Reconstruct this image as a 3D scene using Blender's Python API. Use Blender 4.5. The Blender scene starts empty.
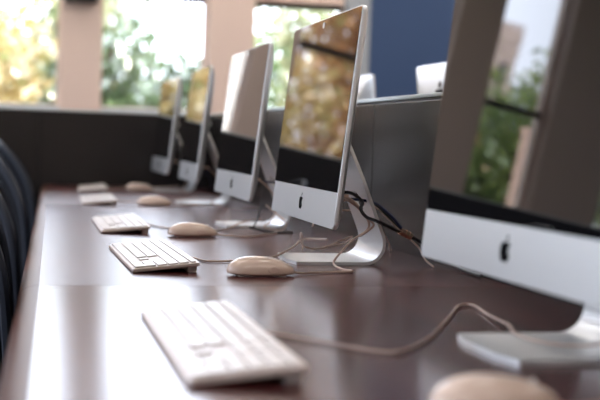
import bpy, bmesh, math, random
from mathutils import Vector, Matrix
from math import sin, cos, pi, tan, atan, sqrt, radians

random.seed(7)
S = bpy.context.scene
COL = S.collection
DZ = 0.74                      # desk height above the floor
CAM_H = 0.2265                 # camera above the desk

# ------------------------------------------------------------------ materials
def mat(name, color, rough=0.5, metal=0.0, ior=1.5, spec=0.5, coat=0.0, coat_rough=0.05,
        noise=None, bump=None, sheen=0.0):
    m = bpy.data.materials.new(name); m.use_nodes = True
    nt = m.node_tree; b = nt.nodes['Principled BSDF']
    b.inputs['Base Color'].default_value = (*color, 1)
    b.inputs['Roughness'].default_value = rough
    b.inputs['Metallic'].default_value = metal
    b.inputs['IOR'].default_value = ior
    b.inputs['Specular IOR Level'].default_value = spec
    b.inputs['Coat Weight'].default_value = coat
    b.inputs['Coat Roughness'].default_value = coat_rough
    b.inputs['Sheen Weight'].default_value = sheen
    tc = nt.nodes.new('ShaderNodeTexCoord')
    if noise:                  # (scale xyz, second colour, detail)
        sc, c2, det = noise
        mp = nt.nodes.new('ShaderNodeMapping'); mp.inputs['Scale'].default_value = sc
        n = nt.nodes.new('ShaderNodeTexNoise'); n.inputs['Scale'].default_value = 1; n.inputs['Detail'].default_value = det
        r = nt.nodes.new('ShaderNodeValToRGB')
        r.color_ramp.elements[0].position = .32; r.color_ramp.elements[1].position = .68
        r.color_ramp.elements[0].color = (*color, 1); r.color_ramp.elements[1].color = (*c2, 1)
        nt.links.new(tc.outputs['Object'], mp.inputs[0]); nt.links.new(mp.outputs[0], n.inputs['Vector'])
        nt.links.new(n.outputs['Fac'], r.inputs[0]); nt.links.new(r.outputs[0], b.inputs['Base Color'])
    if bump:                   # (scale, strength)
        n = nt.nodes.new('ShaderNodeTexNoise'); n.inputs['Scale'].default_value = bump[0]; n.inputs['Detail'].default_value = 4
        bp = nt.nodes.new('ShaderNodeBump'); bp.inputs['Strength'].default_value = bump[1]; bp.inputs['Distance'].default_value = .002
        nt.links.new(tc.outputs['Object'], n.inputs['Vector']); nt.links.new(n.outputs['Fac'], bp.inputs['Height'])
        nt.links.new(bp.outputs[0], b.inputs['Normal'])
    return m

def glass_mat():
    m = bpy.data.materials.new('window_glass'); m.use_nodes = True
    nt = m.node_tree; nt.nodes.clear()
    o = nt.nodes.new('ShaderNodeOutputMaterial'); mx = nt.nodes.new('ShaderNodeMixShader')
    t = nt.nodes.new('ShaderNodeBsdfTransparent'); t.inputs[0].default_value = (.97, .98, .97, 1)
    g = nt.nodes.new('ShaderNodeBsdfGlossy'); g.inputs['Roughness'].default_value = .0
    f = nt.nodes.new('ShaderNodeFresnel'); f.inputs[0].default_value = 1.45
    nt.links.new(f.outputs[0], mx.inputs[0]); nt.links.new(t.outputs[0], mx.inputs[1])
    nt.links.new(g.outputs[0], mx.inputs[2]); nt.links.new(mx.outputs[0], o.inputs[0])
    return m

def leaf_mat(name, c1, c2, trans=.45):
    m = bpy.data.materials.new(name); m.use_nodes = True
    nt = m.node_tree; nt.nodes.clear()
    o = nt.nodes.new('ShaderNodeOutputMaterial')
    tc = nt.nodes.new('ShaderNodeTexCoord')
    n = nt.nodes.new('ShaderNodeTexNoise'); n.inputs['Scale'].default_value = 1.3; n.inputs['Detail'].default_value = 5
    r = nt.nodes.new('ShaderNodeValToRGB')
    r.color_ramp.elements[0].position = .38; r.color_ramp.elements[1].position = .62
    r.color_ramp.elements[0].color = (*c1, 1); r.color_ramp.elements[1].color = (*c2, 1)
    d = nt.nodes.new('ShaderNodeBsdfDiffuse'); t = nt.nodes.new('ShaderNodeBsdfTranslucent')
    g = nt.nodes.new('ShaderNodeBsdfGlossy'); g.inputs['Roughness'].default_value = .25
    m1 = nt.nodes.new('ShaderNodeMixShader'); m1.inputs[0].default_value = trans
    m2 = nt.nodes.new('ShaderNodeMixShader'); m2.inputs[0].default_value = .16
    L = nt.links.new
    L(tc.outputs['Object'], n.inputs['Vector']); L(n.outputs['Fac'], r.inputs[0])
    L(r.outputs[0], d.inputs[0]); L(r.outputs[0], t.inputs[0])
    L(d.outputs[0], m1.inputs[1]); L(t.outputs[0], m1.inputs[2])
    L(m1.outputs[0], m2.inputs[1]); L(g.outputs[0], m2.inputs[2]); L(m2.outputs[0], o.inputs[0])
    return m

M = {}
M['alu'] = mat('aluminium', (.71, .725, .745), .38, .85, bump=(900, .03))
M['alu_stand'] = mat('aluminium_stand', (.84, .86, .88), .34, .55)
M['alu_dark'] = mat('aluminium_edge', (.62, .62, .63), .3, .9)
M['black_glass'] = mat('black_screen_glass', (.004, .004, .005), .015, ior=1.52)
M['logo'] = mat('logo_black', (.008, .008, .009), .12)
M['lens'] = mat('lens', (.62, .62, .64), .2, .2)  # pale colour paints the bright glint onto the lens
M['key'] = mat('white_key', (.90, .84, .82), .30)
M['kb_plate'] = mat('keyboard_aluminium', (.64, .56, .535), .36, .4)
M['kb_under'] = mat('keyboard_underside', (.72, .70, .69), .45)
M['mouse'] = mat('mouse_shell', (.78, .60, .50), .22, coat=.4, coat_rough=.08)
M['mouse_side'] = mat('mouse_side_button', (.68, .50, .42), .35)
M['cable'] = mat('beige_cable', (.56, .42, .355), .42)
M['cable_black'] = mat('black_cable', (.012, .012, .014), .4)
M['cable_navy'] = mat('navy_cable', (.012, .022, .075), .4)
M['copper'] = mat('copper_ferrule', (.88, .60, .46), .2, .9)
M['wood'] = mat('red_brown_wood', (.060, .013, .014), .265, spec=.4, noise=((16, 1.1, 8), (.105, .027, .025), 6))
M['wood_far'] = mat('far_red_brown_wood', (.060, .013, .014), .38, spec=.35, noise=((16, 1.1, 8), (.105, .027, .025), 6))
M['wood_near'] = mat('near_red_brown_wood', (.050, .011, .012), .19, noise=((16, 1.1, 8), (.088, .023, .021), 6))  # near section: slightly darker and smoother than the others
M['wood_edge'] = mat('desk_edge_wood', (.085, .032, .026), .42, spec=.3, noise=((16, 1.1, 8), (.12, .052, .038), 6))
M['desk_leg'] = mat('dark_desk_panel', (.03, .014, .012), .4)
M['panel'] = mat('charcoal_laminate', (.018, .016, .0165), .26, bump=(60, .02))
M['cap'] = mat('partition_cap', (.82, .90, .93), .35, .1)
M['gasket'] = mat('gasket', (.012, .012, .013), .5)
M['chair'] = mat('chair_shell', (.005, .006, .010), .55, spec=.15, bump=(300, .1))
M['chair_rim'] = mat('chair_rim', (.028, .034, .05), .4, spec=.3)
M['chair_metal'] = mat('chair_base_metal', (.02, .02, .022), .35, .3)
M['wall'] = mat('warm_plaster', (.80, .67, .58), .8, bump=(40, .05))
M['pillar'] = mat('pillar_paint', (.90, .71, .62), .6, bump=(40, .03))
M['navy'] = mat('navy_paint', (.040, .085, .20), .6, bump=(40, .03))
M['dado'] = mat('dark_sill_wall', (.04, .036, .036), .6)
M['ceil'] = mat('ceiling_white', (.82, .80, .77), .9)
M['floor'] = mat('carpet', (.10, .09, .09), .95, noise=((30, 30, 30), (.14, .125, .12), 6))
M['sill'] = mat('sill_paint', (.85, .92, .96), .35)
M['frame'] = mat('window_frame_bronze', (.06, .04, .035), .45)
M['grey_post'] = mat('grey_post_paint', (.42, .46, .50), .6)
M['box'] = mat('dark_box', (.03, .03, .035), .5)
M['glass'] = glass_mat()
M['fill'] = mat('fill_light_diffuser', (.9, .85, .8), .5)
M['fill'].node_tree.nodes['Principled BSDF'].inputs['Emission Color'].default_value = (1.0, .93, .88, 1)
M['fill'].node_tree.nodes['Principled BSDF'].inputs['Emission Strength'].default_value = 8
M['bark'] = mat('bark', (.07, .05, .04), .9)
M['grass'] = mat('grass', (.08, .12, .04), .95, noise=((.6, .6, .6), (.16, .18, .06), 6))
M['stone'] = mat('tower_stone', (.50, .38, .34), .85, noise=((.3, .3, .3), (.60, .46, .41), 4))
M['tower_dark'] = mat('tower_opening', (.05, .045, .06), .9)
M['white_out'] = mat('pale_band_post', (.84, .80, .77), .6)
M['pink_out'] = mat('pink_stripe_post', (.92, .62, .50), .7)
M['gold'] = leaf_mat('golden_leaves', (.28, .11, .04), (.78, .48, .22))
M['yellow'] = leaf_mat('yellow_leaves', (.27, .25, .08), (.68, .48, .22))
M['amber'] = leaf_mat('amber_leaves', (.22, .09, .03), (.52, .32, .12))
M['green'] = leaf_mat('green_leaves', (.14, .24, .06), (.40, .46, .14))
M['deep'] = leaf_mat('deep_green_leaves', (.045, .085, .035), (.14, .20, .08))
M['lime'] = leaf_mat('pale_lime_leaves', (.18, .23, .09), (.46, .44, .25))

# ------------------------------------------------------------------ helpers
def tag(o, label=None, cat=None, group=None, kind=None):
    if label: o['label'] = label
    if cat: o['category'] = cat
    if group: o['group'] = group
    if kind: o['kind'] = kind
    return o

def empty(name, loc=(0, 0, 0), rz=0.0):
    o = bpy.data.objects.new(name, None); COL.objects.link(o)
    o.location = loc; o.rotation_euler = (0, 0, rz); o.empty_display_size = .05
    return o

def link(name, me, parent=None, loc=None):
    o = bpy.data.objects.new(name, me); COL.objects.link(o)
    if parent: o.parent = parent
    if loc: o.location = loc
    return o

def build(name, bm, mats, parent=None, loc=None, smooth=False, rz=0.0):
    me = bpy.data.meshes.new(name)
    bmesh.ops.recalc_face_normals(bm, faces=bm.faces[:])
    bm.to_mesh(me); bm.free()
    for m in (mats if isinstance(mats, (list, tuple)) else [mats]): me.materials.append(m)
    if smooth:
        for p in me.polygons: p.use_smooth = True
        try: me.set_sharp_from_angle(angle=radians(38))
        except Exception: pass
    o = link(name, me, parent, loc); o.rotation_euler = (0, 0, rz)
    return o

def box(bm, x0, x1, y0, y1, z0, z1, mi=0, bev=0.0, seg=2):
    r = bmesh.ops.create_cube(bm, size=1)
    vs = r['verts']
    for v in vs:
        v.co = Vector((x0 + (v.co.x + .5) * (x1 - x0), y0 + (v.co.y + .5) * (y1 - y0), z0 + (v.co.z + .5) * (z1 - z0)))
    fs = set(f for v in vs for f in v.link_faces)
    for f in fs: f.material_index = mi
    if bev:
        es = list(set(e for v in vs for e in v.link_edges))
        rr = bmesh.ops.bevel(bm, geom=es, offset=bev, segments=seg, profile=.6, affect='EDGES')
        for f in rr['faces']: f.material_index = mi
    return vs

def smooth_path(pts, n=10):
    pts = [Vector(p) for p in pts]
    if len(pts) < 3: return pts
    P = [pts[0] * 2 - pts[1]] + pts + [pts[-1] * 2 - pts[-2]]
    out = []
    for i in range(1, len(P) - 2):
        a, b, c, d = P[i - 1], P[i], P[i + 1], P[i + 2]
        for k in range(n):
            t = k / n
            out.append(.5 * ((2 * b) + (c - a) * t + (2 * a - 5 * b + 4 * c - d) * t * t + (3 * b - a - 3 * c + d) * t ** 3))
    out.append(pts[-1])
    return out

def tube(bm, pts, r, seg=10, mi=0, r_end=None, n=10, raw=False):
    P = [Vector(p) for p in pts] if raw else smooth_path(pts, n)
    prev = None; rings = []
    up = Vector((0, 0, 1))
    for i, p in enumerate(P):
        t = (P[min(i + 1, len(P) - 1)] - P[max(i - 1, 0)])
        if t.length < 1e-9: t = Vector((1, 0, 0))
        t.normalize()
        a = t.cross(up if prev is None else prev)
        if a.length < 1e-4: a = t.cross(Vector((1, .2, .1)))
        a.normalize(); b = a.cross(t); b.normalize(); prev = b
        k = i / max(1, len(P) - 1)
        rr = r if r_end is None else r + (r_end - r) * k
        rings.append([bm.verts.new(p + a * (rr * cos(2 * pi * j / seg)) + b * (rr * sin(2 * pi * j / seg))) for j in range(seg)])
    for A, B in zip(rings, rings[1:]):
        for j in range(seg):
            f = bm.faces.new((A[j], A[(j + 1) % seg], B[(j + 1) % seg], B[j])); f.material_index = mi
    for R_ in (rings[0], rings[-1]):
        f = bm.faces.new(R_); f.material_index = mi

def cylinder(bm, c, axis, r, h, seg=20, mi=0, r2=None):
    axis = Vector(axis).normalized(); c = Vector(c)
    tube(bm, [c - axis * h / 2, c + axis * h / 2], r, seg, mi, r_end=r2, raw=True)

def copy_tree(o, parent=None):
    c = o.copy(); COL.objects.link(c)
    if parent: c.parent = parent
    for ch in list(o.children): copy_tree(ch, c)
    return c

# ------------------------------------------------------------------ desktop computer
TILT, SZ0, SH, CHIN, SW = 0.1027, 0.0772, 0.3875, 0.0635, 0.528
FX = -0.058                                  # front face of the chin, from the foot's centre

def scr(s, t, d=0.0):                        # s: along the width (+ = far), t: up the screen, d: depth behind the front
    return Vector((FX + sin(TILT) * t + cos(TILT) * d, s, SZ0 + cos(TILT) * t - sin(TILT) * d))

def round_rect(s0, s1, t0, t1, r, n=6, corners=(1, 1, 1, 1)):
    out = []
    for k, (cs, ct, a0) in enumerate(((s1 - r, t1 - r, 0), (s0 + r, t1 - r, pi / 2), (s0 + r, t0 + r, pi), (s1 - r, t0 + r, 3 * pi / 2))):
        if corners[k]:
            for j in range(n + 1):
                a = a0 + j / n * pi / 2
                out.append((cs + r * cos(a), ct + r * sin(a)))
        else:
            for j in range(n + 1):
                out.append(((s1 if k in (0, 3) else s0), (t1 if k in (0, 1) else t0)) if j == n // 2 else
                           ((s1 if k in (0, 3) else s0) - (1e-4 * (j - n // 2) * (1 if k in (0, 2) else 0)),
                            (t1 if k in (0, 1) else t0) - (1e-4 * (j - n // 2) * (1 if k in (1, 3) else 0))))
    return out

def housing_bm():
    bm = bmesh.new()
    o = round_rect(-SW / 2, SW / 2, 0, SH, .010)
    cs, ct = 0, SH / 2
    rings = []
    for sc, d in ((.9965, 0), (1, .0012), (1, .0075), (.985, .0105), (.93, .016), (.82, .0245), (.62, .033), (.38, .038), (.15, .040)):
        rings.append([bm.verts.new(scr(cs + (s - cs) * (1 - (1 - sc) * 1.0), ct + (t - ct) * sc, d)) for s, t in o])
    n = len(o)
    for A, B in zip(rings, rings[1:]):
        for j in range(n):
            bm.faces.new((A[j], A[(j + 1) % n], B[(j + 1) % n], B[j]))
    bm.faces.new(rings[0]); bm.faces.new(rings[-1])
    return bm

def slab(outline, d0, d1):
    bm = bmesh.new()
    A = [bm.verts.new(scr(s, t, d0)) for s, t in outline]; B = [bm.verts.new(scr(s, t, d1)) for s, t in outline]
    bm.faces.new(A); bm.faces.new(B); n = len(A)
    for j in range(n): bm.faces.new((A[j], A[(j + 1) % n], B[(j + 1) % n], B[j]))
    return bm

def emblem_bm(cs, ct, size, d0, d1, flip):
    """fruit silhouette with a bite on its right side and one leaf above"""
    right = [(0, .78), (.10, .83), (.24, .86), (.40, .80), (.50, .70)]
    # bite: arc centred right of the fruit
    bite = [(.56 + .25 * cos(a), .47 + .25 * sin(a)) for a in [radians(v) for v in (104, 130, 155, 180, 205, 230, 254)]]
    low = [(.53, .20), (.44, .06), (.34, -.06), (.24, -.11), (.12, -.09), (0, -.06)]
    left = [(-.12, -.09), (-.24, -.11), (-.34, -.05), (-.45, .10), (-.53, .30), (-.55, .50), (-.50, .68), (-.38, .81), (-.24, .86), (-.10, .83)]
    leaf = [(.0, .90), (.02, 1.02), (.09, 1.13), (.22, 1.19), (.21, 1.07), (.14, .96)]
    bm = bmesh.new()
    for poly in (right + bite + low + left, leaf):
        pp = [(a * size, (b - .4) * size) for a, b in poly]
        A = [bm.verts.new(scr(cs - flip * a, ct + b, d0)) for a, b in pp]
        B = [bm.verts.new(scr(cs - flip * a, ct + b, d1)) for a, b in pp]
        bm.faces.new(A); bm.faces.new(B); n = len(A)
        for j in range(n): bm.faces.new((A[j], A[(j + 1) % n], B[(j + 1) % n], B[j]))
    bmesh.ops.triangulate(bm, faces=[f for f in bm.faces if len(f.verts) > 4])
    return bm

def stand_bm():
    # centre-line of the bent plate (x, z), from the foot's front tip to the hinge
    path = [(-.093, .0032), (.045, .0032)]
    for k in range(1, 8):
        a = k / 8 * radians(112)
        path.append((.045 + .037 * sin(a), .0032 + .037 * (1 - cos(a))))
    ex, ez = .045 + .037 * sin(radians(112)), .0032 + .037 * (1 - cos(radians(112)))
    dx, dz = cos(radians(112)), sin(radians(112))
    L = .205
    neck0 = len(path)
    path.append((ex, ez)); path.append((ex + dx * L, ez + dz * L))
    bm = bmesh.new()
    W2 = .085
    vs, quads = [], []
    def add(p, y): vs.append((p, y)); return len(vs) - 1
    def at(p):                       # p: index (float) along path
        i = min(int(p), len(path) - 2); f = p - i
        a, b = Vector((path[i][0], 0, path[i][1])), Vector((path[i + 1][0], 0, path[i + 1][1]))
        return a.lerp(b, f)
    def nrm(p):
        e = .02
        t = at(min(p + e, len(path) - 1.0001)) - at(max(p - e, 0)); t.normalize()
        return Vector((-t.z, 0, t.x))
    ys = [-W2, -W2 * .5, 0, W2 * .5, W2]
    rows = []
    for i in range(neck0 + 1):
        if i == 0:
            rows.append([add(0.0 if abs(y) < W2 * .9 else .06, y if abs(y) < W2 * .9 else y) for y in ys])
        else: rows.append([add(float(i), y) for y in ys])
    for A, B in zip(rows, rows[1:]):
        for j in range(4): quads.append((A[j], A[j + 1], B[j + 1], B[j]))
    # neck with a round cable hole: square ring to circle
    p0 = float(neck0)
    hc, hr = .32, .023
    N = 24; lo, hi = .08, .56
    r1 = [add(p0 + lo, y) for y in ys]; r2 = [add(p0 + hi, y) for y in ys]; r3 = [add(p0 + .9999, y * .80) for y in ys]
    for A, B in ((rows[-1], r1), (r2, r3)):
        for j in range(4): quads.append((A[j], A[j + 1], B[j + 1], B[j]))
    # border loop around the window between r1 and r2
    left = [add(p0 + lo + (hi - lo) * k / 4, -W2) for k in (1, 2, 3)]
    right = [add(p0 + lo + (hi - lo) * k / 4, W2) for k in (1, 2, 3)]
    border = r1 + right + r2[::-1] + left[::-1]
    ring = []
    for idx in border:
        p, y = vs[idx]
        v = Vector((y, (p - p0 - hc) * L)); v.normalize()
        ring.append(add(p0 + hc + v.y * hr / L, v.x * hr))
    nb = len(border)
    for j in range(nb): quads.append((border[j], border[(j + 1) % nb], ring[(j + 1) % nb], ring[j]))
    T = .0030
    A = [bm.verts.new(at(p) + nrm(p) * T + Vector((0, y - .028, 0))) for p, y in vs]
    B = [bm.verts.new(at(p) - nrm(p) * T + Vector((0, y - .028, 0))) for p, y in vs]
    edges = {}
    for q in quads:
        bm.faces.new([A[i] for i in q]); bm.faces.new([B[i] for i in q])
        for a, b in zip(q, q[1:] + q[:1]):
            k = (min(a, b), max(a, b)); edges[k] = edges.get(k, 0) + 1
    for (a, b), c in edges.items():
        if c == 1: bm.faces.new((A[a], A[b], B[b], B[a]))
    return bm

def make_computer():
    root = empty('desktop_computer')
    build('housing', housing_bm(), M['alu'], root, smooth=True)
    build('screen_glass', slab(round_rect(-SW / 2 + .0022, SW / 2 - .0022, CHIN, SH - .0022, .008, corners=(1, 1, 0, 0)), -.0009, .002), M['black_glass'], root)
    tag(build('emblem', emblem_bm(0, CHIN / 2 + .0005, .0245, -.0004, .001, 1), M['logo'], root), 'black bitten fruit emblem with one leaf')
    e = build('rear_emblem', emblem_bm(0, .285, .062, .0345, .0395, -1), M['logo'], root); e['label'] = 'large black bitten fruit emblem on the back'
    bm = bmesh.new(); c = scr(0, SH - .0135, -.0012); ax = scr(0, 0, 1) - scr(0, 0, 0)
    cylinder(bm, c, ax, .0060, .001, 20)
    build('camera_lens', bm, M['lens'], root)
    build('stand', stand_bm(), M['alu_stand'], root, smooth=True)
    bm = bmesh.new(); h = scr(0, .205, .042)
    cylinder(bm, h, (0, 1, 0), .011, .13, 18)
    box(bm, h.x - .014, h.x + .006, -.07, .07, h.z - .012, h.z + .012, bev=.003)
    build('hinge', bm, M['alu_dark'], root, smooth=True)
    return root

proto = make_computer()
COMPUTERS = [  # X of the chin, Y of the centre, rotation
    (.537, 1.248, -.020, 'nearest silver desktop computer, cut by the frame, its screen reflecting brown pillars and sky'),
    (.5271, 2.2061, .0084, 'silver desktop computer in sharp focus, second from the camera, screen reflecting golden leaves'),
    (.5436, 3.0609, .0026, 'silver desktop computer, third from the camera, its screen reflecting a beige pillar'),
    (.5660, 4.060, .0294, 'blurred silver desktop computer, second from the far end of the desk row'),
    (.5680, 4.915, -.0062, 'farthest small blurred silver desktop computer beside the end partition'),
]
for i, (x, y, r, lab) in enumerate(COMPUTERS):
    o = proto if i == 0 else copy_tree(proto)
    o.location = (x - FX, y, DZ); o.rotation_euler = (0, 0, -r)
    tag(o, lab, 'computer', 'desktop computers along the desk row')
# the facing row, backs towards us
for x, y, lab in ((1.155, 4.135, 'white back of a desktop computer showing beside the sharp screen edge, beyond the partition'),
                  (1.155, 3.145, 'white back of a desktop computer with dark emblem above the partition, against navy wall')):
    o = copy_tree(proto); o.location = (x, y, DZ); o.rotation_euler = (0, 0, pi)
    tag(o, lab, 'computer', 'desktop computers facing away beyond the partition')

# ------------------------------------------------------------------ keyboards
KW, KD = .432, .114
KA = math.atan2(.0105, .100)                 # slope of the plate
def kb_top(v): return .0065 + v * tan(KA)

def kb_plate_bm():
    bm = bmesh.new()
    out = round_rect(-KW / 2, KW / 2, 0, KD, .006, 5)
    rings = []
    for ins, dz in ((.0012, 0), (0, -.0012), (0, -.0050), (.0012, -.0062)):
        rings.append([bm.verts.new((max(ins, min(KD - ins, v)), max(-KW / 2 + ins, min(KW / 2 - ins, u)), kb_top(v) + dz)) for u, v in out])
    n = len(out)
    for A, B in zip(rings, rings[1:]):
        for j in range(n): bm.faces.new((A[j], A[(j + 1) % n], B[(j + 1) % n], B[j]))
    bm.faces.new(rings[0]); bm.faces.new(rings[-1])
    return bm

KEYMESH = {}
def key_mesh(w, d):
    k = (round(w, 5), round(d, 5))
    if k not in KEYMESH:
        bm = bmesh.new()
        box(bm, -d / 2, d / 2, -w / 2, w / 2, 0, .0026, bev=.0008, seg=2)
        me = bpy.data.meshes.new('key'); bmesh.ops.recalc_face_normals(bm, faces=bm.faces[:]); bm.to_mesh(me); bm.free()
        me.materials.append(M['key']); KEYMESH[k] = me
    return KEYMESH[k]

def make_keyboard():
    root = empty('keyboard')
    build('plate', kb_plate_bm(), M['kb_plate'], root, smooth=True)
    bm = bmesh.new()
    box(bm, KD - .020, KD - .004, -KW / 2 + .012, KW / 2 - .012, .0, .0115, bev=.002)
    build('rear_foot', bm, M['kb_under'], root)
    U = .01875; g = .0028
    main0, nav0, pad0 = 0, 15.22, 18.44      # in key units from the user's left (= +Y)
    left_edge = KW / 2 - .0043
    rows = [(.1035, .0085), (.0885, .0160), (.0700, .0160), (.0515, .0160), (.0330, .0160), (.0140, .0160)]
    lay = [
        [(i * 15 / 14, 15 / 14) for i in range(14)] + [(nav0 + i, 1) for i in range(3)] + [(pad0 + i, 1) for i in range(4)],
        [(i, 1) for i in range(13)] + [(13, 2)] + [(nav0 + i, 1) for i in range(3)] + [(pad0 + i, 1) for i in range(4)],
        [(0, 1.5)] + [(1.5 + i, 1) for i in range(12)] + [(13.5, 1.5)] + [(nav0 + i, 1) for i in range(3)] + [(pad0 + i, 1) for i in range(4)],
        [(0, 1.75)] + [(1.75 + i, 1) for i in range(11)] + [(12.75, 2.25)] + [(pad0 + i, 1) for i in range(4)],
        [(0, 2.25)] + [(2.25 + i, 1) for i in range(10)] + [(12.25, 2.75)] + [(nav0 + 1, 1)] + [(pad0 + i, 1) for i in range(3)],
        [(0, 1.5), (1.5, 1.25), (2.75, 1.5), (4.25, 6.5), (10.75, 1.5), (12.25, 1.25), (13.5, 1.5)] + [(nav0 + i, 1) for i in range(3)] + [(pad0, 2), (pad0 + 2, 1)],
    ]
    for ri, ((v, d), keys) in enumerate(zip(rows, lay)):
        for x, w in keys:
            k = link('function_key' if ri == 0 else 'key', key_mesh(w * U - g, d), root)
            k.location = (v, left_edge - (x + w / 2) * U, kb_top(v) + .0001); k.rotation_euler = (0, -KA, 0)
    k = link('key', key_mesh(U - g, .0345), root)          # tall enter key of the number pad
    v = (.0330 + .0140) / 2
    k.location = (v, left_edge - (pad0 + 3.5) * U, kb_top(v) + .0001); k.rotation_euler = (0, -KA, 0)
    return root

kproto = make_keyboard()
KEYBOARDS = [
    (.1535, 1.270, .003, 'blurred white keyboard nearest the camera on the bright desk end'),
    (.183, 2.165, -.0165, 'white keyboard in sharp focus, in front of the sharply focused computer'),
    (.190, 2.945, .01, 'white keyboard, third from the camera, left of the third mouse'),
    (.205, 4.02, .03, 'small blurred white keyboard, second from the far end of the desk'),
    (.238, 4.86, .05, 'farthest small blurred keyboard near the end partition'),
]
KBS = []
for i, (x, y, r, lab) in enumerate(KEYBOARDS):
    o = kproto if i == 0 else copy_tree(kproto)
    o.location = (x, y, DZ); o.rotation_euler = (0, 0, -r)
    tag(o, lab, 'keyboard', 'white keyboards on the desk row'); KBS.append(o)

# ------------------------------------------------------------------ mice
def make_mouse():
    root = empty('computer_mouse')
    bm = bmesh.new()
    bmesh.ops.create_uvsphere(bm, u_segments=40, v_segments=24, radius=1)
    for v in bm.verts:
        x, y, z = v.co
        hx = math.copysign(abs(x) ** .92, x); hy = math.copysign(abs(y) ** .85, y)
        prof = 1 - .16 * x - .06 * x * x                    # taller at the palm end (-x)
        zz = .0265 * prof * (abs(z) ** .88) + .006 if z >= 0 else .006 - .0052 * min(1, abs(z) * 1.35)
        taper = 1 if z >= 0 else 1 - .10 * abs(z) ** 2
        v.co = Vector((hx * .0575 * taper, hy * .030 * taper * (1 - .05 * x), zz))
    build('shell', bm, M['mouse'], root, smooth=True)
    for s in (-1, 1):
        bm = bmesh.new()
        N = 24
        ring = []
        for rr, off in ((1, 0), (.86, .0007)):
            ring.append([])
            for j in range(N):
                a = 2 * pi * j / N
                x = .017 + .011 * rr * cos(a); z = .0125 + .0060 * rr * sin(a)
                xx = min(.999, abs(x) / .0575)
                base = .030 * (1 - .05 * x / .0575)
                zr = max(0, (z - .006) / (.0265 * (1 - .16 * x / .0575)))
                rad = sqrt(max(.02, 1 - xx ** 2.17 - zr ** 2.27))
                y = base * rad ** .85
                ring[-1].append(bm.verts.new((x, s * (y + .0002 + off), z)))
        for j in range(N): bm.faces.new((ring[0][j], ring[0][(j + 1) % N], ring[1][(j + 1) % N], ring[1][j]))
        bm.faces.new(ring[1])
        build('side_button', bm, M['mouse_side'], root, smooth=True)
    bm = bmesh.new(); bmesh.ops.create_uvsphere(bm, u_segments=14, v_segments=8, radius=.0033)
    bmesh.ops.translate(bm, verts=bm.verts, vec=(.034, 0, .0255))
    build('scroll_ball', bm, M['kb_under'], root, smooth=True)
    bm = bmesh.new(); box(bm, -.040, .040, -.020, .020, 0, .0016, bev=.0006)
    build('base_pad', bm, M['kb_under'], root)
    return root
mproto = make_mouse()
MICE = [
    (.402, .935, 0.0, 'blurred mouse at the bottom edge, nearest the camera'),
    (.398, 1.925, 0.0, 'pinkish white mouse in sharp focus, left of the sharp computer foot'),
    (.392, 2.680, .03, 'pinkish mouse beside the third keyboard from the camera'),
    (.436, 3.862, -.03, 'small blurred mouse beside the second farthest keyboard'),
    (.488, 4.880, 0.0, 'farthest small mouse near the end partition'),
]
MS = []
for i, (x, y, r, lab) in enumerate(MICE):
    o = mproto if i == 0 else copy_tree(mproto)
    o.location = (x, y, DZ); o.rotation_euler = (0, 0, r)
    tag(o, lab, 'mouse', 'computer mice on the desk row'); MS.append(o)

# ------------------------------------------------------------------ cables
def cable(name, pts, r, m, parent=None, label=None, group=None, n=10):
    """pts are in metres, z above the desk top"""
    bm = bmesh.new()
    off = Vector((0, 0, DZ))
    P = [Vector(p) + off for p in pts]
    tube(bm, P, r, 8, n=n)
    o = build(name, bm, M[m], None, smooth=True)
    if parent:
        bpy.context.view_layer.update()
        o.parent = parent; o.matrix_parent_inverse = parent.matrix_world.inverted()
    if label: tag(o, label, 'cable', group)
    return o

R_ = .0021
Z = .0029
cable('cable', [(.262, 1.36, .011), (.275, 1.345, .006), (.293, 1.325, Z), (.341, 1.262, Z), (.380, 1.212, Z), (.410, 1.212, Z), (.473, 1.298, Z),
                (.555, 1.452, Z), (.606, 1.552, Z), (.630, 1.560, Z), (.618, 1.48, Z), (.603, 1.395, .006), (.585, 1.330, .0115), (.566, 1.262, .0115), (.575, 1.205, .0115), (.612, 1.185, .0115), (.66, 1.20, .014)], .0016, 'cable', KBS[0])
cable('cable', [(.290, 2.19, .011), (.305, 2.185, .006), (.324, 2.165, Z), (.340, 2.120, Z), (.381, 2.125, Z), (.430, 2.160, Z), (.477, 2.200, Z), (.512, 2.236, .012),
                (.552, 2.33, .014), (.590, 2.43, .018), (.625, 2.40, .022), (.61, 2.30, .03)], R_, 'cable', KBS[1])
cable('cable', [(.308, 2.96, .011), (.33, 2.94, .004), (.37, 2.87, Z), (.43, 2.84, Z), (.50, 2.86, Z), (.56, 2.98, .012), (.62, 3.02, .02)], R_, 'cable', KBS[2])
cable('cable', [(.320, 4.0, .011), (.345, 3.99, .004), (.40, 4.02, Z), (.47, 4.05, Z), (.56, 4.06, .012), (.66, 4.08, .02)], R_, 'cable', KBS[3])
cable('cable', [(.352, 4.9, .011), (.375, 4.9, .004), (.42, 4.96, Z), (.50, 4.98, Z), (.58, 4.96, .012), (.66, 4.95, .02)], R_, 'cable', KBS[4])
cable('cable', [(.456, .935, .008), (.472, .935, .004), (.53, .96, Z), (.60, 1.00, Z), (.68, 1.08, Z), (.745, 1.2, Z)], R_, 'cable', MS[0])
cable('cable', [(.452, 1.925, .008), (.465, 1.930, .004), (.500, 1.950, Z), (.545, 1.962, Z), (.572, 1.975, Z), (.560, 2.010, Z), (.556, 2.045, .010), (.575, 2.06, .030),
                (.600, 2.075, .050), (.628, 2.085, .066), (.632, 2.088, .082), (.616, 2.095, .104), (.600, 2.10, .117), (.583, 2.10, .124)], R_, 'cable', MS[1])
cable('cable', [(.446, 2.682, .008), (.46, 2.68, .004), (.51, 2.665, Z), (.57, 2.72, Z), (.63, 2.83, Z), (.66, 2.90, .02), (.62, 2.96, .06)], R_, 'cable', MS[2])
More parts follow.
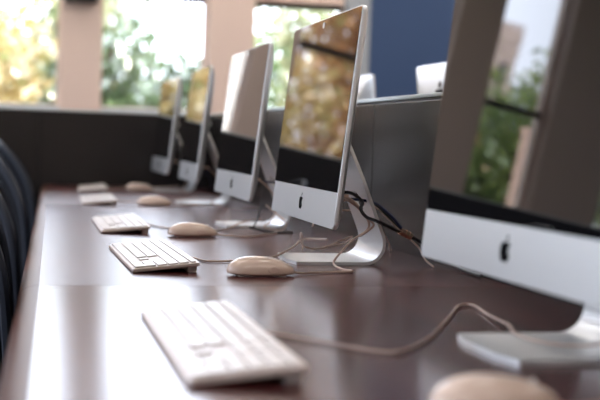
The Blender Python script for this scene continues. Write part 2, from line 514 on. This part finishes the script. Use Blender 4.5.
cable('cable', [(.490, 3.860, .008), (.505, 3.86, .004), (.56, 3.88, Z), (.64, 3.93, Z), (.70, 4.02, .01)], R_, 'cable', MS[3])
cable('cable', [(.542, 4.880, .008), (.556, 4.88, .004), (.60, 4.87, Z), (.66, 4.85, Z), (.71, 4.9, .01)], R_, 'cable', MS[4])

# tangle behind the sharp computer
cable('data_cable', [(.583, 2.085, .128), (.600, 2.09, .121), (.612, 2.09, .110), (.622, 2.09, .094), (.640, 2.082, .078), (.628, 2.078, .066), (.612, 2.075, .056)], R_, 'cable', None,
      'beige cable dropping in a hook behind the sharp screen', 'cables behind the sharp computer')
cable('data_cable', [(.552, 2.268, .012), (.560, 2.30, .030), (.548, 2.27, .045), (.553, 2.27, .020), (.590, 2.29, .012), (.630, 2.33, .014), (.662, 2.345, .020),
                     (.672, 2.33, .034), (.650, 2.31, .03), (.600, 2.28, .016), (.570, 2.27, .012)], .0016, 'cable', None,
      'thin beige cable looped over the foot of the sharp computer', 'cables behind the sharp computer')
cable('data_cable', [(.575, 2.285, .058), (.590, 2.32, .070), (.620, 2.34, .082), (.665, 2.33, .088), (.70, 2.32, .075), (.735, 2.34, .05), (.76, 2.36, .02), (.765, 2.36, .003)], .0018, 'cable', None,
      'beige cable under the chin of the sharp computer running back to the partition', 'cables behind the sharp computer')
cable('network_cable', [(.583, 2.105, .121), (.605, 2.11, .122), (.635, 2.115, .119), (.655, 2.11, .113), (.680, 2.10, .092), (.700, 2.10, .070), (.712, 2.10, .060)], .0026, 'cable_navy', None,
      'navy blue cable from the sharp screen to the copper clip')
cable('security_cable', [(.588, 2.20, .128), (.612, 2.15, .132), (.622, 2.10, .118), (.612, 2.075, .106), (.622, 2.07, .092), (.645, 2.08, .084), (.675, 2.09, .072), (.700, 2.10, .062),
                         (.722, 2.10, .053), (.748, 2.10, .040), (.775, 2.085, .022), (.782, 2.0, .006), (.782, 1.9, .005)], .0032, 'cable_black', None,
      'thick black cable looping through the sharp stand to the copper clip and partition foot')
cable('power_cable', [(.632, 2.2, .150), (.640, 2.14, .128), (.655, 2.11, .111), (.672, 2.11, .096), (.690, 2.105, .077), (.704, 2.10, .0655)], .0028, 'cable_black', None,
      'black cable from the top of the sharp stand down to the copper clip')
cable('data_cable', [(.640, 2.15, .118), (.660, 2.118, .103), (.680, 2.108, .084), (.698, 2.102, .066), (.716, 2.106, .052), (.735, 2.10, .035), (.748, 2.095, .012), (.752, 2.06, .0025)], .0018, 'cable', None,
      'thin beige cable passing through the copper clip to the desk', 'cables behind the sharp computer')
bm = bmesh.new()
a = Vector((.697, 2.10, .0655 + DZ)); b = Vector((.720, 2.10, .0545 + DZ))
tube(bm, [a, a.lerp(b, .08), a.lerp(b, .5), a.lerp(b, .92), b], .0068, 18, raw=True)
for t in (.18, .5, .82):
    c = a.lerp(b, t); cylinder(bm, c, b - a, .0074, .0022, 18)
tag(build('cable_clip', bm, M['copper'], None, smooth=True), 'small copper coloured ring clip bundling the black cables', 'clip')

PLUG = None
def plug(parent, p):
    bm = bmesh.new(); box(bm, p[0] - .010, p[0] + .010, p[1] - .0045, p[1] + .0045, p[2] - .003 + DZ, p[2] + .003 + DZ, bev=.0012)
    build('plug', bm, M['mouse'], parent)
for o in list(COL.objects):
    if o.name == 'data_cable': plug(o, (.580, 2.084, .129))
    if o.name == 'network_cable': plug(o, (.580, 2.105, .121))
# tangles behind the other computers
for i, (bx, by, lab) in enumerate(((.583, 2.95, 'third'), (.615, 3.99, 'fourth'), (.62, 4.85, 'farthest'))):
    x, y = bx, by
    dc = cable('data_cable', [(x + .012, y, .125), (x + .03, y - .01, .112), (x + .05, y - .02, .085), (x + .06, y - .01, .05), (x + .04, y - .03, .02), (x + .02, y - .06, .008), (x + .05, y - .1, Z)], R_, 'cable', None,
          'beige cable hanging behind the %s computer from the camera' % lab if i < 2 else 'beige cable hanging behind the farthest computer', 'cables behind the far computers')
    plug(dc, (x + .008, y, .126))
    cable('network_cable', [(x + .015, y + .02, .118), (x + .045, y + .02, .119), (x + .075, y + .02, .116), (x + .12, y + .02, .10), (x + .16, y + .03, .06), (x + .17, y + .03, .01)], .0026, 'cable_navy', None,
          'navy cable behind the %s computer from the camera' % lab if i < 2 else 'navy cable behind the farthest computer', 'navy cables behind the far computers')
cable('power_cable', [(.64, 3.10, .11), (.625, 3.04, .07), (.60, 2.95, .035), (.57, 2.86, .012), (.555, 2.83, .012), (.60, 2.80, Z), (.66, 2.82, Z)], .0026, 'cable_black', None,
      'black cable curling over the foot of the third computer')

# ------------------------------------------------------------------ desks
def edge_x(y): return -.045 + .0275 * y
DESK_X1 = .794
def make_desk(y0, y1, lab, wood):
    yc = (y0 + y1) / 2
    root = empty('desk', (.4, yc, 0))
    g = .0008
    bm = bmesh.new()
    T, rr = .034, .030
    prof = []                                      # (dx from the front edge, z)
    for k in range(9):
        a = pi / 2 + k / 8 * pi / 2
        prof.append((rr + rr * cos(a), -rr * .62 + rr * .62 * sin(a)))
    prof += [(0, -T + .004), (.004, -T)]
    rows = []
    for y in (y0 + g, y1 - g):
        e = edge_x(y)
        pts = [(DESK_X1, -T), (DESK_X1, 0)] + [(e + dx, z) for dx, z in prof]
        rows.append([bm.verts.new((px - .4, y - yc, DZ + z)) for px, z in pts])
    n = len(rows[0])
    for j in range(n):
        f = bm.faces.new((rows[0][j], rows[0][(j + 1) % n], rows[1][(j + 1) % n], rows[1][j]))
        if 2 <= j < n - 1: f.material_index = 1
    bm.faces.new(rows[0]); bm.faces.new(rows[1])
    d = build('desktop', bm, [M[wood], M['wood_edge']], root, smooth=True)
    for y in (y0 + .06, y1 - .06):
        bm = bmesh.new(); box(bm, edge_x(y) + .42 - .4, DESK_X1 - .03 - .4, y - .015 - yc, y + .015 - yc, 0, DZ - .0345, bev=.002)
        build('end_panel', bm, M['desk_leg'], root)
    bm = bmesh.new(); box(bm, .30, .32, y0 + .075 - yc, y1 - .075 - yc, .25, DZ - .0345)
    build('modesty_panel', bm, M['desk_leg'], root)
    tag(root, lab, 'desk', 'dark wooden desk sections in one row')
    return root
SEAMS = (-.10, 1.785, 3.79, 5.278)
make_desk(SEAMS[0], SEAMS[1], 'dark glossy desk section nearest the camera, carrying the largest blurred keyboard', 'wood_near')
make_desk(SEAMS[1], SEAMS[2], 'middle dark red-brown desk section, carrying the sharp computer and keyboard', 'wood')
make_desk(SEAMS[2], SEAMS[3], 'farthest dark desk section against the end partition', 'wood_far')
# the facing row's desk, behind the partition
bm = bmesh.new(); box(bm, .838, 1.62, .9, 5.278, DZ - .034, DZ, bev=.003)
o = build('desk', bm, M['wood'], None); 
for y in (1.0, 3.1, 5.2):
    bm = bmesh.new(); box(bm, .86, 1.5, y - .015, y + .015, 0, DZ - .0345); build('end_panel', bm, M['desk_leg'], o)
tag(o, 'dark desk beyond the long partition, under the facing computers', 'desk')

# ------------------------------------------------------------------ partitions
PT = DZ + .331
def partition(name, segs, axis, fixed, lab):
    """segs: along-axis positions of the joints; fixed: the (min,max) across the thickness"""
    root = empty(name, ((fixed[0] + fixed[1]) / 2, (segs[0] + segs[-1]) / 2, 0) if axis == 'y' else ((segs[0] + segs[-1]) / 2, (fixed[0] + fixed[1]) / 2, 0))
    ox, oy, _ = root.location
    def bx(bm, a0, a1, f0, f1, z0, z1, bev=0):
        if axis == 'y': box(bm, f0 - ox, f1 - ox, a0 - oy, a1 - oy, z0, z1, bev=bev)
        else: box(bm, a0 - ox, a1 - ox, f0 - oy, f1 - oy, z0, z1, bev=bev)
    for a0, a1 in zip(segs, segs[1:]):
        bm = bmesh.new(); bx(bm, a0 + .0018, a1 - .0018, fixed[0], fixed[1], .02, PT - .014, .0015)
        build('panel', bm, M['panel'], root)
    bm = bmesh.new(); bx(bm, segs[0], segs[-1], fixed[0] + .006, fixed[1] - .006, .0, PT - .012)
    build('core', bm, M['gasket'], root)
    bm = bmesh.new(); bx(bm, segs[0], segs[-1], fixed[0] + .002, fixed[1] - .002, PT - .014, PT - .008)
    build('gasket', bm, M['gasket'], root)
    bm = bmesh.new(); bx(bm, segs[0], segs[-1], fixed[0] - .001, fixed[1] + .001, PT - .008, PT, .0015)
    build('top_cap', bm, M['cap'], root)
    tag(root, lab, 'partition')
    return root
partition('partition', [-.2, 1.21, 2.621, 4.0, 5.328], 'y', (.797, .835), 'long charcoal partition with pale top cap behind the row of computers')
partition('partition', [-4.12, -2.72, -1.32, .085, .7955], 'x', (5.281, 5.319), 'charcoal end partition across the far end of the desk')

# ------------------------------------------------------------------ chairs
def make_chair():
    """origin on the floor under the seat; front of the chair faces +X"""
    root = empty('office_chair')
    bm = bmesh.new()
    NU, NV = 18, 16
    def P(u, v, off):
        z = .47 + .455 * v
        hw = .235 * (1 - max(0, (v - .35) / .65) ** 2.6) ** .5 * (1 - .12 * (1 - v) ** 2)
        y = u * hw
        x = -.235 - .075 * v + .115 * (abs(y) / .235) ** 2 + off
        return Vector((x, y, z))
    fr = [[bm.verts.new(P(-1 + 2 * i / NU, .995 * j / NV, 0)) for i in range(NU + 1)] for j in range(NV + 1)]
    bk = [[bm.verts.new(P(-1 + 2 * i / NU, .995 * j / NV, -.022)) for i in range(NU + 1)] for j in range(NV + 1)]
    for j in range(NV):
        for i in range(NU):
            bm.faces.new((fr[j][i], fr[j][i + 1], fr[j + 1][i + 1], fr[j + 1][i]))
            bm.faces.new((bk[j][i], bk[j + 1][i], bk[j + 1][i + 1], bk[j][i + 1]))
    border = [(0, i) for i in range(NU + 1)] + [(j, NU) for j in range(1, NV + 1)] + [(NV, i) for i in range(NU - 1, -1, -1)] + [(j, 0) for j in range(NV - 1, 0, -1)]
    for a, b in zip(border, border[1:] + border[:1]):
        bm.faces.new((fr[a[0]][a[1]], fr[b[0]][b[1]], bk[b[0]][b[1]], bk[a[0]][a[1]]))
    build('backrest', bm, M['chair'], root, smooth=True)
    rim = [P(1, .995 * j / NV, -.011) for j in range(NV + 1)] + [P(1 - 2 * i / NU, .995, -.011) for i in range(1, NU)] + [P(-1, .995 * j / NV, -.011) for j in range(NV, -1, -1)]
    bm = bmesh.new(); tube(bm, rim, .0125, 8, raw=True)
    build('back_rim', bm, M['chair_rim'], root, smooth=True)
    bm = bmesh.new(); box(bm, -.23, .23, -.225, .225, .40, .46, bev=.028, seg=4)
    build('seat', bm, M['chair'], root, smooth=True)
    bm = bmesh.new(); tube(bm, [(-.02, 0, .395), (-.18, 0, .385), (-.265, 0, .42), (-.268, 0, .50), (-.285, 0, .62)], .016, 10)
    build('back_bracket', bm, M['chair_metal'], root, smooth=True)
    bm = bmesh.new(); cylinder(bm, (0, 0, .235), (0, 0, 1), .026, .33, 18); cylinder(bm, (0, 0, .09), (0, 0, 1), .04, .06, 18)
    build('gas_column', bm, M['chair_metal'], root, smooth=True)
    for k in range(5):
        a = 2 * pi * k / 5 + .3
        bm = bmesh.new(); tube(bm, [(.03 * cos(a), .03 * sin(a), .10), (.15 * cos(a), .15 * sin(a), .09), (.27 * cos(a), .27 * sin(a), .068)], .02, 8, r_end=.013)
        leg = build('leg', bm, M['chair_metal'], root, smooth=True)
        bm = bmesh.new(); cylinder(bm, (.27 * cos(a), .27 * sin(a), .028), (-sin(a), cos(a), 0), .028, .04, 16)
        build('caster', bm, M['chair_metal'], leg, smooth=True)
    return root
cproto = make_chair()
CHAIRS = [
    (.235, 4.93, .0, 'farthest black office chair, its round backrest at the end of the desk'),
    (.198, 4.08, .0, 'second farthest black chair tucked under the desk edge'),
    (.165, 3.27, .0, 'black office chair at the left frame edge, middle of the row'),
    (.150, 2.52, .0, 'black office chair, second nearest, its rim at the left frame edge'),
    (.135, 1.78, .0, 'nearest black office chair, only its rim showing at lower left'),
]
for i, (x, y, r, lab) in enumerate(CHAIRS):
    o = cproto if i == 0 else copy_tree(cproto)
    o.location = (x, y, 0); o.rotation_euler = (0, 0, r)
    tag(o, lab, 'chair', 'black chairs pushed up to the desk')

# ------------------------------------------------------------------ room shell
FARY, NEARY, LX, RX, CEIL = 9.0, -4.0, -6.0, 5.5, 3.8
SILL = DZ + .425
HEAD = 3.6
def struct(name, bm, mats, parent=None, label=None, smooth=False):
    o = build(name, bm, mats, parent, smooth=smooth)
    if parent is None: o['kind'] = 'structure'
    if label: o['label'] = label
    return o
bm = bmesh.new(); box(bm, LX, RX, NEARY, FARY, -.12, 0); struct('floor', bm, M['floor'], label='dark grey carpet floor')
bm = bmesh.new(); box(bm, LX - .2, RX + .2, NEARY - .2, FARY + .3, CEIL, CEIL + .2); struct('ceiling', bm, M['ceil'], label='white ceiling')
# far wall: dado under the windows, header above, navy part at the right
WEND = 2.48
bm = bmesh.new()
box(bm, LX, WEND, FARY, FARY + .22, 0, SILL - .02, 0)
box(bm, LX, WEND, FARY, FARY + .22, HEAD, CEIL, 1)
struct('wall_far', bm, [M['dado'], M['wall']], label='far wall with dark dado under the windows')
bm = bmesh.new(); box(bm, 2.66, RX, FARY - .05, FARY + .22, 0, CEIL); struct('wall_navy', bm, M['navy'], label='navy blue painted wall at the far right')
bm = bmesh.new(); box(bm, WEND, 2.66, FARY - .06, FARY + .24, 0, CEIL, bev=.004); struct('pillar', bm, M['grey_post'], label='grey post beside the navy wall')
PIL = [(-5.30, -4.95), (-3.96, -3.36), (-2.74, -2.36), (-1.76, -1.48), (-.70, -.42), (.285, .585), (1.385, 1.735)]
for a, b in PIL:
    bm = bmesh.new(); box(bm, a, b, FARY - .10, FARY + .24, 0, CEIL, bev=.004)
    o = struct('pillar', bm, M['pillar']); o['label'] = 'beige window pillar'
edges = [LX] + [v for p in PIL for v in p] + [WEND]
wins = [(edges[i], edges[i + 1]) for i in range(0, len(edges), 2)]
TRZ = DZ + 1.29
wn = 1
def window(a0, a1, axis, f, z0, z1, inward):
    """axis 'x': along X at y=f; axis 'y': along Y at x=f"""
    global wn
    def bx(bm, p0, p1, d0, d1, q0, q1, bev=0):
        if axis == 'x': box(bm, p0, p1, f + d0, f + d1, q0, q1, bev=bev)
        else: box(bm, f + d0, f + d1, p0, p1, q0, q1, bev=bev)
    bm = bmesh.new()
    fw = .015
    for (p0, p1, q0, q1) in ((a0, a0 + fw, z0, z1), (a1 - fw, a1, z0, z1), (a0 + fw, a1 - fw, z0, z0 + fw), (a0 + fw, a1 - fw, z1 - fw, z1)):
        bx(bm, p0, p1, .07, .13, q0, q1)
    w = struct('window_%d' % wn, bm, M['pillar']); w['label'] = 'window frame'; wn += 1
    bm = bmesh.new(); bx(bm, a0 + fw, a1 - fw, .06, .14, TRZ - .03, TRZ + .025); build('transom', bm, M['frame'], w)
    bm = bmesh.new(); bx(bm, a0, a1, -.07 if inward < 0 else .07, .07 if inward < 0 else .25, z0 - .02, z0 + .004, .003); build('sill', bm, M['sill'], w)
    bm = bmesh.new()
    bx(bm, a0 + fw, a1 - fw, .098, .102, z0 + fw, TRZ - .03); build('pane', bm, M['glass'], w)
    bm = bmesh.new(); bx(bm, a0 + fw, a1 - fw, .098, .102, TRZ + .025, z1 - fw); build('pane', bm, M['glass'], w)
for a, b in wins: window(a, b, 'x', FARY, SILL, HEAD, -1)
bm = bmesh.new(); box(bm, 1.75, 2.465, FARY + .02, FARY + .028, TRZ + .02, HEAD - .05); cylinder(bm, (2.1075, FARY + .024, HEAD - .03), (1, 0, 0), .03, .71, 16)
cylinder(bm, (2.1075, FARY + .024, TRZ + .02), (1, 0, 0), .011, .71, 12)
tag(build('roller_blind', bm, M['pillar'], None), 'beige roller blind over the top of the window beside the grey post', 'blind')
bm = bmesh.new(); box(bm, -1.34, -.92, 12.8, 13.05, -.5, 4.2, bev=.005)  # added post, makes the bright band in the screen reflection
o = struct('pillar', bm, M['white_out']); o['label'] = 'white post added outside for the bright band in the third screen'
bm = bmesh.new(); box(bm, -5.32, -5.14, 12.9, 13.08, -.5, 2.28, bev=.01); box(bm, -5.34, -5.12, 12.88, 13.10, 2.28, 2.36, bev=.008)  # added post, stands in for a lit stripe along the mirrored pillar
o = struct('pillar', bm, M['pink_out']); o['label'] = 'short pink post added outside for the lit stripe in the nearest screen'
# dark box on the first pillar in view
bm = bmesh.new(); box(bm, .305, .545, FARY - .20, FARY - .10, DZ + 1.190, DZ + 1.36, bev=.006)
wb = build('wall_box', bm, M['box'], None)
bm = bmesh.new(); box(bm, .325, .525, FARY - .206, FARY - .1995, DZ + 1.21, DZ + 1.34, bev=.002); build('front_plate', bm, M['gasket'], wb)
tag(wb, 'dark box mounted high on the beige pillar between the left windows', 'box')
# left wall with tall windows
LS = .72
bays = [(-3.6 + 1.55 * k, -3.6 + 1.55 * k + 1.3) for k in range(8)]
bm = bmesh.new()
box(bm, LX - .22, LX, NEARY, FARY, 0, LS - .02); box(bm, LX - .22, LX, NEARY, FARY, HEAD, CEIL)
prev = NEARY
for a, b in bays + [(FARY, FARY)]:
    if a - prev > .001: box(bm, LX - .22, LX, prev, a, LS - .02, HEAD)
    prev = b
struct('wall_left', bm, M['wall'], label='left wall with a row of tall windows')
for a, b in bays: window(a, b, 'y', LX - .2, LS, HEAD, 1)
bm = bmesh.new(); box(bm, RX, RX + .2, NEARY, FARY, 0, CEIL); struct('wall_right', bm, M['wall'], label='right wall')
bm = bmesh.new(); box(bm, LX, RX, NEARY - .2, NEARY, 0, CEIL); struct('wall_back', bm, M['wall'], label='back wall behind the camera')
# fill light panels, added out of view to brighten the room and pillars
FILL_POS = [(x, y) for y in (-1.6, 2.4, 6.2, 8.1) for x in (-.7, 1.7, 4.0)]
def make_fill_light():
    root = empty('fill_light')
    bm = bmesh.new(); box(bm, -.62, .62, -.32, .32, -.035, 0, bev=.003); build('housing', bm, M['sill'], root)
    bm = bmesh.new(); box(bm, -.59, .59, -.29, .29, -.045, -.0355); build('diffuser', bm, M['fill'], root)
    return root
lproto = make_fill_light()
for k, (lx, ly) in enumerate(FILL_POS):
    o = lproto if k == 0 else copy_tree(lproto)
    o.location = (lx, ly, CEIL)
    tag(o, 'added fill light panel under the ceiling, out of view', 'ceiling light', 'added fill light panels')

# ------------------------------------------------------------------ outdoors
bm = bmesh.new(); box(bm, -160, 90, FARY + .3, 320, -.7, -.5); o = build('ground', bm, M['grass'], None); o['kind'] = 'structure'; o['label'] = 'lawn outside the windows'
bm = bmesh.new(); box(bm, -160, LX - .3, -60, FARY + .3, -.7, -.5); o = build('ground', bm, M['grass'], None); o['kind'] = 'structure'; o['label'] = 'lawn outside the left windows'

def tree(x, y, h, r, z_low, m, lab, leaves=2600, size=.16, seed=0, clumps=26):
    rng = random.Random(seed)
    g = -.5
    root = empty('tree', (x, y, g))
    bm = bmesh.new()
    tube(bm, [(0, 0, 0), (.05 * r, .02, h * .3), (-.04 * r, 0, h * .6), (0, 0, h * .9)], .05 * r + .06, 8, r_end=.03)
    centers = []
    for k in range(clumps):
        while True:
            p = Vector((rng.uniform(-1, 1), rng.uniform(-1, 1), rng.uniform(-1, 1)))
            if p.length < 1: break
        zc = z_low + (h - z_low) * (p.z * .5 + .5)
        c = Vector((p.x * r * .8, p.y * r * .8, zc)); centers.append(c)
        if k % 2 == 0:
            zb = max(.3, min(h * .8, zc - .35 * r))
            tube(bm, [(0, 0, zb), (c.x * .5, c.y * .5, (zb + zc) / 2 + .1), tuple(c)], .022 * r + .012, 6, r_end=.01, n=4)
    build('trunk', bm, M['bark'], root, smooth=True)
    bm = bmesh.new()
    for k in range(leaves):
        c = centers[k % clumps]
        p = c + Vector((rng.gauss(0, .2 * r), rng.gauss(0, .2 * r), rng.gauss(0, .17 * r)))
        if p.z < .1: continue
        s = size * rng.uniform(.6, 1.25)
        rot = Matrix.Rotation(rng.uniform(0, 2 * pi), 3, 'Z') @ Matrix.Rotation(rng.uniform(-1.2, 1.2), 3, 'X') @ Matrix.Rotation(rng.uniform(-.6, .6), 3, 'Y')
        q = [Vector((0, -.62, 0)), Vector((.34, -.1, .06)), Vector((0, .62, 0)), Vector((-.34, -.1, .06))]
        bm.faces.new([bm.verts.new(p + rot @ (v * s)) for v in q])
    fo = build('foliage', bm, M[m], root)
    tag(root, lab, 'tree', 'trees outside the windows')
    return root
# ahead, seen straight through the far windows
tree(-.9, 15.5, 3.5, 1.7, .1, 'yellow', 'yellow leaved tree outside the leftmost window', 5200, .18, 1, 60)
tree(-1.0, 30, 5.0, 2.4, .2, 'green', 'green tree behind the yellow tree at far left', 4200, .27, 2, 46)
tree(1.25, 17.5, 3.0, 1.4, .1, 'deep', 'dark green bush low in the second window', 3000, .17, 3, 34)
tree(1.35, 23, 4.3, 1.7, .3, 'lime', 'pale lime tree behind the dark bush in the second window', 3800, .25, 4, 40)
tree(2.15, 14.2, 2.75, 1.0, .1, 'deep', 'low dark green shrub at the right side of the second window', 2200, .15, 5, 30)
tree(4.6, 17.5, 3.7, 1.6, .1, 'lime', 'pale lime tree filling the third window', 4600, .19, 6, 54)
tree(6.3, 23, 4.4, 2.4, .1, 'green', 'green tree deeper behind the third window', 4200, .25, 7, 44)
# towards the left, mirrored in the screens
tree(-3.9, 17, 7.2, 1.9, .1, 'gold', 'golden autumn tree mirrored in the sharp screen', 8000, .17, 8, 70)
tree(-5.4, 24, 8.6, 2.5, .1, 'amber', 'amber autumn tree left of the golden tree', 7500, .25, 9, 60)
tree(-7.7, 18, 4.6, 1.6, .1, 'green', 'rounded green tree mirrored low in the nearest screen', 7500, .17, 10, 56)
tree(-10.6, 22.5, 4.7, 2.0, .1, 'deep', 'dark green tree at the far left outside', 6000, .2, 11, 50)
tree(-14.6, 23, 4.4, 2.0, .1, 'green', 'broad green tree at the far left edge outside', 3000, .2, 12, 34)
tree(-12.0, 30, 5.6, 2.8, .1, 'deep', 'dark tree standing behind the left green trees', 6500, .27, 13, 54)
tree(-18.5, 30, 5.6, 2.8, .1, 'amber', 'amber tree farthest to the left outside', 3600, .28, 14, 40)
# stone tower, far away
TX, TY = -75.8, 174.0
tw = empty('tower', (TX, TY, -.5))
bm = bmesh.new(); box(bm, -1.9, 1.9, -1.9, 1.9, 0, 33.5, bev=.1); box(bm, -2.1, 2.1, -2.1, 2.1, 32, 32.8)
build('shaft', bm, M['stone'], tw)
bm = bmesh.new(); box(bm, -2.1, 2.1, -2.1, 2.1, 33.5, 35.5)
for sx in (-1.7, -.57, .57, 1.7):
    for sy in (-1.7, 1.7): box(bm, sx - .35, sx + .35, sy - .35, sy + .35, 35.5, 36.8)
build('parapet', bm, M['stone'], tw)
for zz in (17, 26):
    bm = bmesh.new(); box(bm, -.65, .65, -1.98, -1.88, zz, zz + 4.5); build('opening', bm, M['tower_dark'], tw)
tag(tw, 'distant pinkish stone tower above the trees, mirrored in the nearest screen', 'tower')

# ------------------------------------------------------------------ light
w = bpy.data.worlds.new('sky'); S.world = w; w.use_nodes = True
bg = w.node_tree.nodes['Background']
bg.inputs[0].default_value = (.79, .84, 1.0, 1); bg.inputs[1].default_value = 7
sun = bpy.data.lights.new('sun', 'SUN'); sun.energy = 6.5; sun.angle = radians(1); sun.color = (1, .93, .82)
so = bpy.data.objects.new('sun', sun); COL.objects.link(so); so.rotation_euler = (radians(48), 0, radians(28))
def portal(name, loc, rot, sx, sy):
    l = bpy.data.lights.new(name, 'AREA'); l.shape = 'RECTANGLE'; l.size = sx; l.size_y = sy
    l.cycles.is_portal = True
    o = bpy.data.objects.new(name, l); COL.objects.link(o); o.location = loc; o.rotation_euler = rot
portal('far_portal', ((LX + WEND) / 2, FARY + .2, (SILL + HEAD) / 2), (-pi / 2, 0, 0), WEND - LX, HEAD - SILL)
portal('left_portal', (LX - .15, (bays[0][0] + bays[-1][1]) / 2, (LS + HEAD) / 2), (0, -pi / 2, 0), HEAD - LS, bays[-1][1] - bays[0][0])

# ------------------------------------------------------------------ camera
cam = bpy.data.cameras.new('camera'); co = bpy.data.objects.new('camera', cam); COL.objects.link(co)
cam.sensor_width = 36; cam.lens = 36 * 1181.1 / 600; cam.clip_end = 1000; cam.clip_start = .02
yaw, pitch, roll = .2352, .0498, -.0336
fwd = Vector((sin(yaw) * cos(pitch), cos(yaw) * cos(pitch), -sin(pitch)))
rt = Vector((cos(yaw), -sin(yaw), 0)); up = rt.cross(fwd)
r2 = rt * cos(roll) - up * sin(roll); u2 = up * cos(roll) + rt * sin(roll)
mw = Matrix((r2, u2, -fwd)).transposed().to_4x4(); mw.translation = Vector((0, 0, DZ + CAM_H))
co.matrix_world = mw
cam.dof.use_dof = True; cam.dof.focus_distance = 2.15; cam.dof.aperture_fstop = 3.6
S.camera = co
S.view_settings.view_transform = 'Standard'; S.view_settings.look = 'None'; S.view_settings.exposure = 0.33; S.view_settings.gamma = 1
S.view_settings.use_curve_mapping = False
S.cycles.use_denoising = True
S.cycles.max_bounces = 10; S.cycles.diffuse_bounces = 6; S.cycles.glossy_bounces = 5; S.cycles.transparent_max_bounces = 12
S.cycles.caustics_reflective = False; S.cycles.caustics_refractive = False
S.cycles.sample_clamp_indirect = 8
